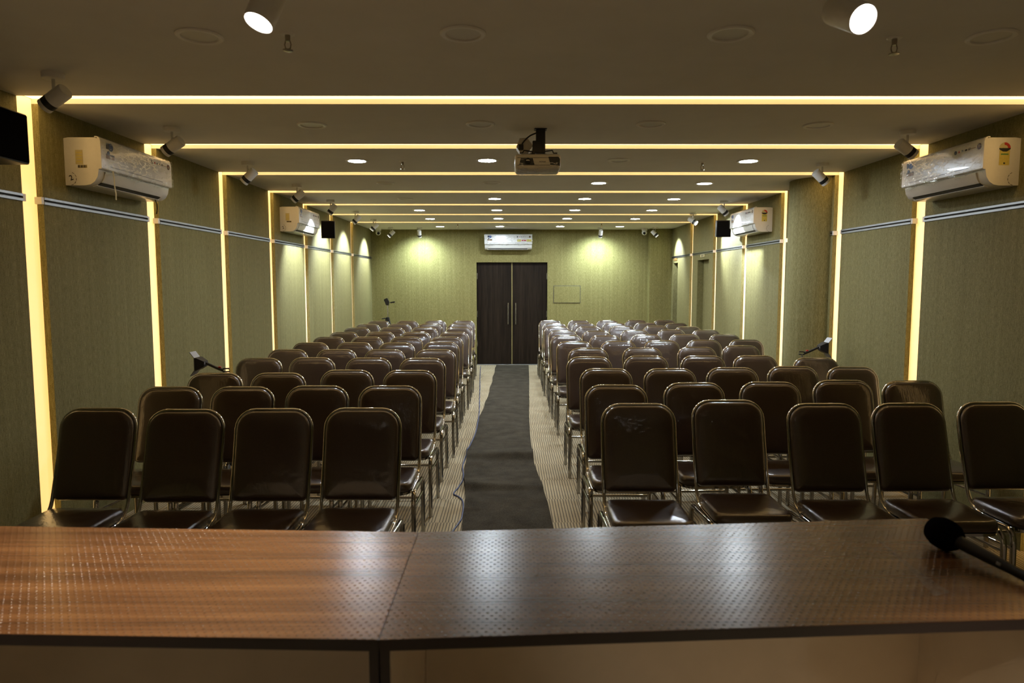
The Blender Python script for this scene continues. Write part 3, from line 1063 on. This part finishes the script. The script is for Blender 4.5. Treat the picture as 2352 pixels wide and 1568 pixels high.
def disc(r, n=24):
    return [(r * math.cos(2 * PI * k / n), r * math.sin(2 * PI * k / n)) for k in range(n)]


def build_ac():
    """local frame: back at y = 0, front towards -y, x along the unit, bottom at z = 0"""
    t = thing('air_conditioner', 'ac', 'air conditioner')
    L = 0.425
    b = B()
    b.prism([(0, 0.0), (-0.12, 0.0), (-0.150, 0.006), (-0.178, 0.024), (-0.197, 0.055), (-0.205, 0.098), (-0.205, 0.272), (-0.200, 0.281), (-0.19, 0.285), (-0.03, 0.285), (0, 0.28)], -L, L, 'x')
    b.obj('body', M['acwhite'], t, smooth=35)
    b = B()
    b.prism([(-0.2055, 0.098), (-0.222, 0.098), (-0.2265, 0.104), (-0.2245, 0.262), (-0.221, 0.278), (-0.213, 0.288), (-0.203, 0.2915), (-0.190, 0.2915), (-0.190, 0.2855), (-0.2055, 0.2855)], -L - 0.006, L + 0.006, 'x')
    fp = b.obj('front_panel', M['acwhite'], t, smooth=35)
    # air flap following the lower curve
    curve = [(-0.2065, 0.090), (-0.199, 0.056), (-0.181, 0.026)]
    b = B()
    outer = [(y - 0.005, z - 0.002) for y, z in curve]
    b.prism(curve + outer[::-1], -0.365, 0.345, 'x')
    b.obj('air_flap', M['acwhite'], t, smooth=35)
    b = B()
    b.prism([(-0.179, 0.0235), (-0.182, 0.0205), (-0.160, 0.0065), (-0.158, 0.0100)], -0.365, 0.345, 'x')
    b.obj('air_slot', M['black'], t, smooth=0)
    b = B()
    b.prism([(-0.160, 0.010), (-0.163, 0.004), (-0.140, -0.002), (-0.138, 0.003)], -0.38, 0.36, 'x')
    b.obj('lower_lip', M['acwhite'], t, smooth=0)
    B().box(-0.34, 0.30, -0.2272, -0.2255, 0.122, 0.125).obj('panel_line', M['rail_dark'], fp, smooth=0)

    def front(poly, cx, cz, mat, nm='sticker', dy=0.0014):
        bb = B()
        bb.prism([(cx + p[0], cz + p[1]) for p in poly], -0.2256 - dy, -0.2235, 'y')
        return bb.obj(nm, M[mat], fp, smooth=0)

    def rect(w, h):
        return [(-w / 2, -h / 2), (w / 2, -h / 2), (w / 2, h / 2), (-w / 2, h / 2)]

    front(disc(0.024), -0.325, 0.243, 'blue')
    front(rect(0.03, 0.036), -0.358, 0.246, 'navy', dy=0.0018)
    front(rect(0.085, 0.022), -0.335, 0.180, 'gold')
    front(rect(0.085, 0.006), -0.335, 0.1945, 'navy', dy=0.0018)
    front(disc(0.013), -0.352, 0.203, 'navy', dy=0.0022)
    front(disc(0.0125), 0.165, 0.240, 'navy')
    front([(-0.010, -0.006), (0.010, -0.006), (0, 0.009)], 0.200, 0.240, 'red')
    front(rect(0.016, 0.014), 0.232, 0.240, 'navy')
    front(rect(0.020, 0.010), 0.266, 0.240, 'ink')
    front(rect(0.045, 0.003), 0.335, 0.240, 'gold')
    front(disc(0.0185), 0.388, 0.240, 'maroon')
    front(disc(0.008), 0.388, 0.240, 'gold', dy=0.0020)
    tm = text_mesh('60', 0.022)
    tm.materials.append(M['ink'])
    o = link('lettering', tm, fp)
    o.matrix_local = Matrix.Translation((0.298, -0.2268, 0.240)) @ Matrix.Rotation(PI / 2, 4, 'X')
    # energy rating on the right-hand end
    def end(poly, cy, cz, mat, x=L, nm='energy_label', dx=0.0012, par=None):
        bb = B()
        s = 1 if x > 0 else -1
        bb.prism([(cy + p[0], cz + p[1]) for p in poly], x - s * 0.001, x + s * dx, 'x')
        return bb.obj(nm, M[mat], par or t, smooth=0)
    en = end(rect(0.062, 0.088), -0.095, 0.165, 'yellow')
    en['label'] = 'energy rating label'
    end(fan_poly(0.034, 0, PI), -0.095, 0.222, 'paper', dx=0.0016, par=en, nm='dial')
    end(fan_poly(0.034, 0, PI * 0.55, r0=0.018), -0.095, 0.222, 'red', dx=0.0022, par=en, nm='dial_stars')
    end([(-0.034, 0.0), (0.034, 0.0), (0.034, -0.006), (0.012, -0.020), (-0.012, -0.020), (-0.034, -0.006)], -0.095, 0.222, 'ink', dx=0.0022, par=en, nm='dial_foot')
    end(rect(0.046, 0.007), -0.095, 0.186, 'green', dx=0.0022, par=en, nm='print_line')
    end(rect(0.010, 0.010), -0.095, 0.132, 'ink', dx=0.0022, par=en, nm='print_mark')
    # barcode and paper label on the left-hand end
    pl = end(rect(0.045, 0.085), -0.090, 0.168, 'paper', x=-L, nm='paper_label')
    for q in range(4):
        end(rect(0.033, 0.006), -0.090, 0.195 - q * 0.018, 'yellow', x=-L, nm='print_line', dx=0.002, par=pl)
    bc = end(rect(0.055, 0.018), -0.108, 0.113, 'paper', x=-L, nm='barcode')
    for q in range(9):
        end(rect(0.0022 + 0.0016 * (q % 3), 0.015), -0.108 - 0.024 + q * 0.006, 0.113, 'ink', x=-L, nm='bar', dx=0.002, par=bc)
    # pipe knock-out: dashed ring on both ends, with a handwritten 2 on the left end
    for x in (-L, L):
        for q in range(5):
            a0 = -1.2 + q * 0.55 + PI
            end(fan_poly(0.040, a0, a0 + 0.38, 4, 0.0375), -0.028, 0.040, 'ink', x=x, nm='knockout_line', dx=0.0008)
    tm = text_mesh('2', 0.045)
    tm.materials.append(M['ink'])
    o = link('lettering', tm, t)
    o.matrix_local = Matrix.Translation((-L - 0.0012, -0.036, 0.044)) @ Matrix.Rotation(-PI / 2, 4, 'Z') @ Matrix.Rotation(PI / 2, 4, 'X') @ Matrix.Rotation(0.35, 4, 'Z')
    # loose clear film over the front
    prof = [(-0.185, 0.297), (-0.206, 0.2965), (-0.222, 0.289), (-0.2305, 0.272), (-0.2325, 0.23), (-0.2335, 0.19), (-0.2345, 0.15), (-0.2345, 0.115), (-0.232, 0.092), (-0.222, 0.078)]
    bm = bmesh.new()
    rows = []
    nx = 48
    rnd = random.Random(3)
    for i, (y, z) in enumerate(prof):
        row = []
        for k in range(nx + 1):
            x = -L - 0.010 + (2 * L + 0.020) * k / nx
            w = 0.0008 * math.sin(x * 41 + z * 70) + 0.0006 * math.sin(x * 97 - z * 130 + 1.3) + rnd.uniform(-0.0004, 0.0004)
            row.append(bm.verts.new((x, y - 0.0025 + w * (0.4 if i < 2 else 1), z + (0.008 * math.sin(x * 23) if i == len(prof) - 1 else 0))))
        rows.append(row)
    for a_, b_ in zip(rows, rows[1:]):
        for k in range(nx):
            bm.faces.new((a_[k], a_[k + 1], b_[k + 1], b_[k]))
    q = B()
    q.bm.free()
    q.bm = bm
    f = q.obj('plastic_wrap', M['film'], t, smooth=80)
    f['label'] = 'wrinkled clear protective film'
    return t


ac0 = build_ac()
AC = [('white air conditioner on the left wall nearest the table, with a 2 on its end', (XL, 4.64, 2.206), PI / 2),
      ('white air conditioner far down the left wall beside the black speaker', (XL, 8.51, 2.214), PI / 2),
      ('white air conditioner on the right wall nearest the table, with energy label', (XR, 4.635, 2.206), -PI / 2),
      ('white air conditioner far down the right wall beside the black speaker', (XR, 8.56, 2.214), -PI / 2),
      ('white air conditioner centred on the back wall over the double door', (-0.045, YB, 2.240), 0.0)]
for i, (lab, loc, rz) in enumerate(AC):
    o = ac0 if i == 0 else copy_tree(ac0)
    o.location = loc
    o.rotation_euler = (0, 0, rz)
    tag(o, lab, 'air conditioner', 'white wall air conditioners')
    if i == 4:
        o.scale = (1.055, 1, 1)
        # extra yellow offer stickers on this one
        for cx, w, mm in ((0.195, 0.07, 'yellow'), (0.255, 0.03, 'red'), (0.30, 0.045, 'red'), (0.375, 0.09, 'yellow')):
            h = 0.045 if mm == 'yellow' else 0.022
            B().box(cx - w / 2, cx + w / 2, -0.2275, -0.2245, 0.172 - h / 2, 0.172 + h / 2).obj('offer_sticker', M[mm], o, smooth=0)
# strips of torn film hanging below
B().tube([(-0.33, -0.236, 0.10), (-0.328, -0.240, 0.05), (-0.322, -0.238, 0.0), (-0.312, -0.238, -0.035), (-0.315, -0.238, -0.075)], 0.0015, 6, rx=0.008).obj('film_strip', M['paper'], ac0)
B().tube([(0.30, -0.165, 0.0), (0.318, -0.168, -0.03), (0.322, -0.166, -0.07), (0.312, -0.165, -0.10)], 0.0015, 6, rx=0.005).obj('film_strip', M['silver'], ac0)


# ------------------------------------------------------------------ loudspeakers
def speaker(label, loc, rz, w, d, h, tilt=0.0):
    """front towards -y"""
    t = thing('wall_speaker', label, 'speaker', loc, rz, 'black wall speakers')
    c = B().box(-w / 2, w / 2, -d / 2, d / 2, 0, h, 0.008, 2).obj('cabinet', M['black'], t)
    g = B().box(-w / 2 + 0.008, w / 2 - 0.008, -d / 2 - 0.006, -d / 2 + 0.004, 0.008, h - 0.008, 0.003).obj('grille', M['cloth'], t)
    for o in (c, g):
        o.rotation_euler = (tilt, 0, 0)
    B().box(-0.025, 0.025, d / 2 - 0.006, d / 2 + 0.05, h * 0.42, h * 0.62, 0.004).obj('bracket', M['black'], t)
    return t


speaker('black wall speaker at the left edge, nearest the table', (-2.545, 3.41, 2.215), PI / 2, 0.28, 0.19, 0.25)
speaker('black wall speaker on the far left wall beside the air conditioner', (-2.475, 9.36, 2.215), math.radians(14), 0.18, 0.15, 0.235, 0.10)
speaker('black wall speaker on the far right wall beside the air conditioner', (2.895, 9.40, 2.235), math.radians(-10), 0.19, 0.15, 0.225, 0.10)

# ------------------------------------------------------------------ projector and its mount
pt = thing('projector', 'white ceiling projector hung upside down on a black mount', 'projector', (0.18, 4.60, CEIL))
zb, zt = -0.270, -0.168
b = B()
b.cushion(0.152, 0.12, 0.03, 0.03, [(0.014, zb), (0.004, zb + 0.010), (0.0, zb + 0.03), (0.0, zt - 0.012), (0.006, zt - 0.003), (0.02, zt)], Matrix.Translation((0, 0.12, 0)), 6)
pb = b.obj('body', M['proj'], pt, smooth=50)
fy = -0.0
b = B()
b.prism([(-0.113, zt - 0.030), (-0.034, zt - 0.030), (-0.022, zt - 0.072), (-0.124, zt - 0.072)], fy - 0.003, fy + 0.02, 'y')
b.obj('lens_bezel', M['black'], pb, smooth=0)
B().lathe([(0.0, 0.004), (0.014, 0.002), (0.017, 0.006), (0.021, 0.006), (0.022, 0.0), (0.0, 0.0)], 28, Matrix.Translation((-0.066, fy - 0.003, zt - 0.050)) @ Matrix.Rotation(PI / 2, 4, 'X')).obj('lens', M['glass'], pb)
b = B()
b.prism([(0.070, zt - 0.020), (0.135, zt - 0.020), (0.146, zt - 0.034), (0.146, zt - 0.078), (0.082, zt - 0.072)], fy - 0.002, fy + 0.03, 'y')
b.obj('vent_grille', M['black'], pb, smooth=0)
for z0_ in (zt - 0.026, zt - 0.074):
    B().box(-0.136, 0.080, fy - 0.0015, fy + 0.01, z0_ - 0.001, z0_ + 0.001).obj('trim_line', M['ink'], pb, smooth=0)
B().box(-0.010 - 0.104, -0.094, fy - 0.0045, fy - 0.002, zt - 0.040, zt - 0.037).obj('print_line', M['silver'], pb, smooth=0)
tm = text_mesh('EPSON', 0.014)
tm.materials.append(M['ink'])
o = link('lettering', tm, pb)
o.matrix_local = Matrix.Translation((0.030, fy - 0.0012, zt - 0.052)) @ Matrix.Rotation(PI / 2, 4, 'X') @ Matrix.Rotation(PI, 4, 'Z')
b = B()
b.cushion(0.155, 0.124, 0.032, 0.032, [(0.016, zb - 0.004), (0.003, zb + 0.006), (-0.001, zb + 0.028), (-0.001, zb + 0.045)], Matrix.Translation((0, 0.12, 0)), 6)
b.obj('plastic_wrap', M['film'], pt, smooth=60)
# mount
mo = B().box(-0.012, 0.050, 0.02, 0.07, -0.160, -0.004, 0.004).obj('mount_post', M['black'], pt)
B().box(-0.022, 0.060, 0.01, 0.08, -0.005, 0.0, 0.001).obj('mount_plate', M['black'], mo)
B().box(-0.035, 0.030, 0.015, 0.065, -0.158, -0.080, 0.004).obj('tilt_joint', M['black'], mo)
for pts in ([(0.0, 0.04, -0.152), (0.06, 0.02, -0.148), (0.096, 0.01, -0.145), (0.103, 0.008, -0.163), (0.128, 0.005, -0.164)],
            [(0.0, 0.04, -0.152), (-0.06, 0.02, -0.148), (-0.092, 0.01, -0.145), (-0.100, 0.008, -0.160), (-0.122, 0.006, -0.164)],
            [(0.0, 0.05, -0.152), (0.07, 0.14, -0.150), (0.09, 0.17, -0.165)],
            [(0.0, 0.05, -0.152), (-0.07, 0.14, -0.150), (-0.09, 0.17, -0.165)]):
    B().tube(pts, 0.0045, 6).obj('mount_arm', M['black'], pt)
B().cyl((-0.030, 0.012, -0.170), (-0.030, 0.012, -0.150), 0.012, n=14).obj('mount_knob', M['black'], pt)
# white adapter box on the left with a black cable
ab = B().prism([(-0.142, -0.115), (-0.120, -0.058), (-0.072, -0.055), (-0.030, -0.105), (-0.060, -0.148), (-0.110, -0.160)], 0.05, 0.16, 'y').obj('adapter_box', M['proj'], pt, smooth=0)
B().box(-0.128, -0.095, 0.030, 0.052, -0.136, -0.100, 0.003).obj('plug', M['black'], ab)
B().tube(catmull([(-0.105, 0.035, -0.100), (-0.085, 0.030, -0.075), (-0.050, 0.032, -0.045), (0.0, 0.04, -0.022), (0.02, 0.045, -0.006)], 6), 0.005, 8).obj('cable', M['black'], ab)


# ------------------------------------------------------------------ light stands and tripod
def light_stand(label, px, y, s, hz, legs):
    """s = -1 lamp head points to -x, +1 to +x; hz = height of the arm's low end"""
    t = thing('light_stand', label, 'light stand', (px, y, 0), group='small video lights on stands')
    B().cyl((0, 0, 0.18), (0, 0, hz - 0.03), 0.009, n=12).obj('pole', M['silver'], t)
    B().cyl((0, 0, 0.22), (0, 0, 0.30), 0.016, n=12).obj('collar', M['black'], t)
    for a in legs:
        e = (0.26 * math.cos(a), 0.26 * math.sin(a))
        B().tube([(0, 0, 0.28), (e[0] * 0.9, e[1] * 0.9, 0.02), (e[0], e[1], 0.008)], 0.008, 8).obj('leg', M['black'], t)
    # yoke ring, arm with red catch, tapered head with barn doors
    B().tube([(s * 0.02, 0, hz - 0.012), (s * 0.02, 0, hz + 0.012), (-s * 0.025, 0, hz + 0.014), (-s * 0.03, 0, hz - 0.010)], 0.006, 8, closed=True).obj('yoke', M['black'], t)
    B().cyl((0, 0, hz - 0.045), (0, 0, hz - 0.008), 0.007, n=8).obj('spigot', M['steel'], t)
    arm = B().tube([(s * 0.02, 0, hz), (s * 0.07, 0, hz + 0.018), (s * 0.155, 0, hz + 0.058)], [0.013, 0.011, 0.010], 10).obj('arm', M['black'], t)
    B().box(s * 0.045 - 0.010, s * 0.045 + 0.010, -0.008, 0.008, hz + 0.018, hz + 0.030, 0.002).obj('catch', M['red'], arm)
    hx, hzc = s * 0.150, hz + 0.052
    b = B()
    r = []
    for q, hh, ww in ((0.0, 0.019, 0.035), (0.05, 0.047, 0.055), (0.062, 0.049, 0.057)):
        r.append([b.bm.verts.new((hx + s * q, sy * ww, hzc + sz * hh)) for sy, sz in ((-1, -1), (1, -1), (1, 1), (-1, 1))])
    for p, q in zip(r, r[1:]):
        for k in range(4):
            b.face([p[k], p[(k + 1) % 4], q[(k + 1) % 4], q[k]])
    b.face(r[0][::-1])
    b.face(r[-1])
    bmesh.ops.recalc_face_normals(b.bm, faces=b.bm.faces[:])
    hd = b.obj('lamp_head', M['black'], t, smooth=0)
    B().box(min(hx + s * 0.062, hx + s * 0.068), max(hx + s * 0.062, hx + s * 0.068), -0.055, 0.055, hzc - 0.047, hzc + 0.047).obj('front_frame', M['silver'], hd, smooth=0)
    for q in (1, -1):
        poly = [(hx + s * 0.066, hzc + q * 0.049), (hx + s * 0.098, hzc + q * 0.092), (hx + s * 0.102, hzc + q * 0.090), (hx + s * 0.070, hzc + q * 0.047)]
        B().prism(poly, -0.05, 0.05, 'y').obj('barn_door', M['silver'], hd, smooth=0)
    for yy, zz in ((-0.022, 0.006), (0.008, 0.004)):
        B().box(hx - s * 0.0 - 0.002, hx + 0.002, yy - 0.008, yy + 0.008, hzc + zz - 0.010, hzc + zz + 0.008).obj('spec_sticker', M['silver'], hd, smooth=0)
    return t


light_stand('small black video light on a stand facing the left wall', -2.185, 5.2, -1, 0.948, (0.9, 3.0, 5.0))
light_stand('small black video light on a stand by the round column', 2.672, 6.22, 1, 0.972, (0.6, 2.2, 4.3))

tp = thing('camera_tripod', 'silver and black camera tripod standing in the far left corner', 'tripod', (-2.252, 12.5, 0))
B().cyl((0, 0, 0.55), (0, 0, 1.22), 0.013, n=14).obj('centre_column', M['steel'], tp)
hd = B().prism([(-0.022, 1.20), (0.022, 1.20), (0.030, 1.27), (-0.005, 1.335), (-0.065, 1.305)], -0.03, 0.03, 'y').obj('pan_head', M['black'], tp, smooth=0)
B().tube([(0.015, -0.01, 1.245), (0.055, -0.03, 1.250), (0.060, -0.03, 1.250), (0.14, -0.06, 1.262)], [0.005, 0.005, 0.013, 0.014], 10).obj('pan_handle', M['black'], hd)
B().cyl((0, 0, 0.90), (0, 0, 0.98), 0.032, n=14).obj('collar', M['black'], tp)
B().tube([(-0.005, 0, 0.965), (-0.105, -0.02, 0.955)], 0.010, 8).obj('crank', M['black'], tp)
for a in (-0.6, 1.6, 3.7):
    e = Vector((0.33 * math.cos(a), 0.33 * math.sin(a), 0.012))
    st = Vector((0.03 * math.cos(a), 0.03 * math.sin(a), 0.95))
    lg = B().tube([st, st.lerp(e, 0.55)], 0.014, 8).obj('leg', M['black'], tp)
    B().tube([st.lerp(e, 0.5), e], 0.010, 8).obj('lower_section', M['steel'], lg)
    B().sphere(e, 0.014, 10, 6, 1, 1, 0.8).obj('foot', M['black'], lg)
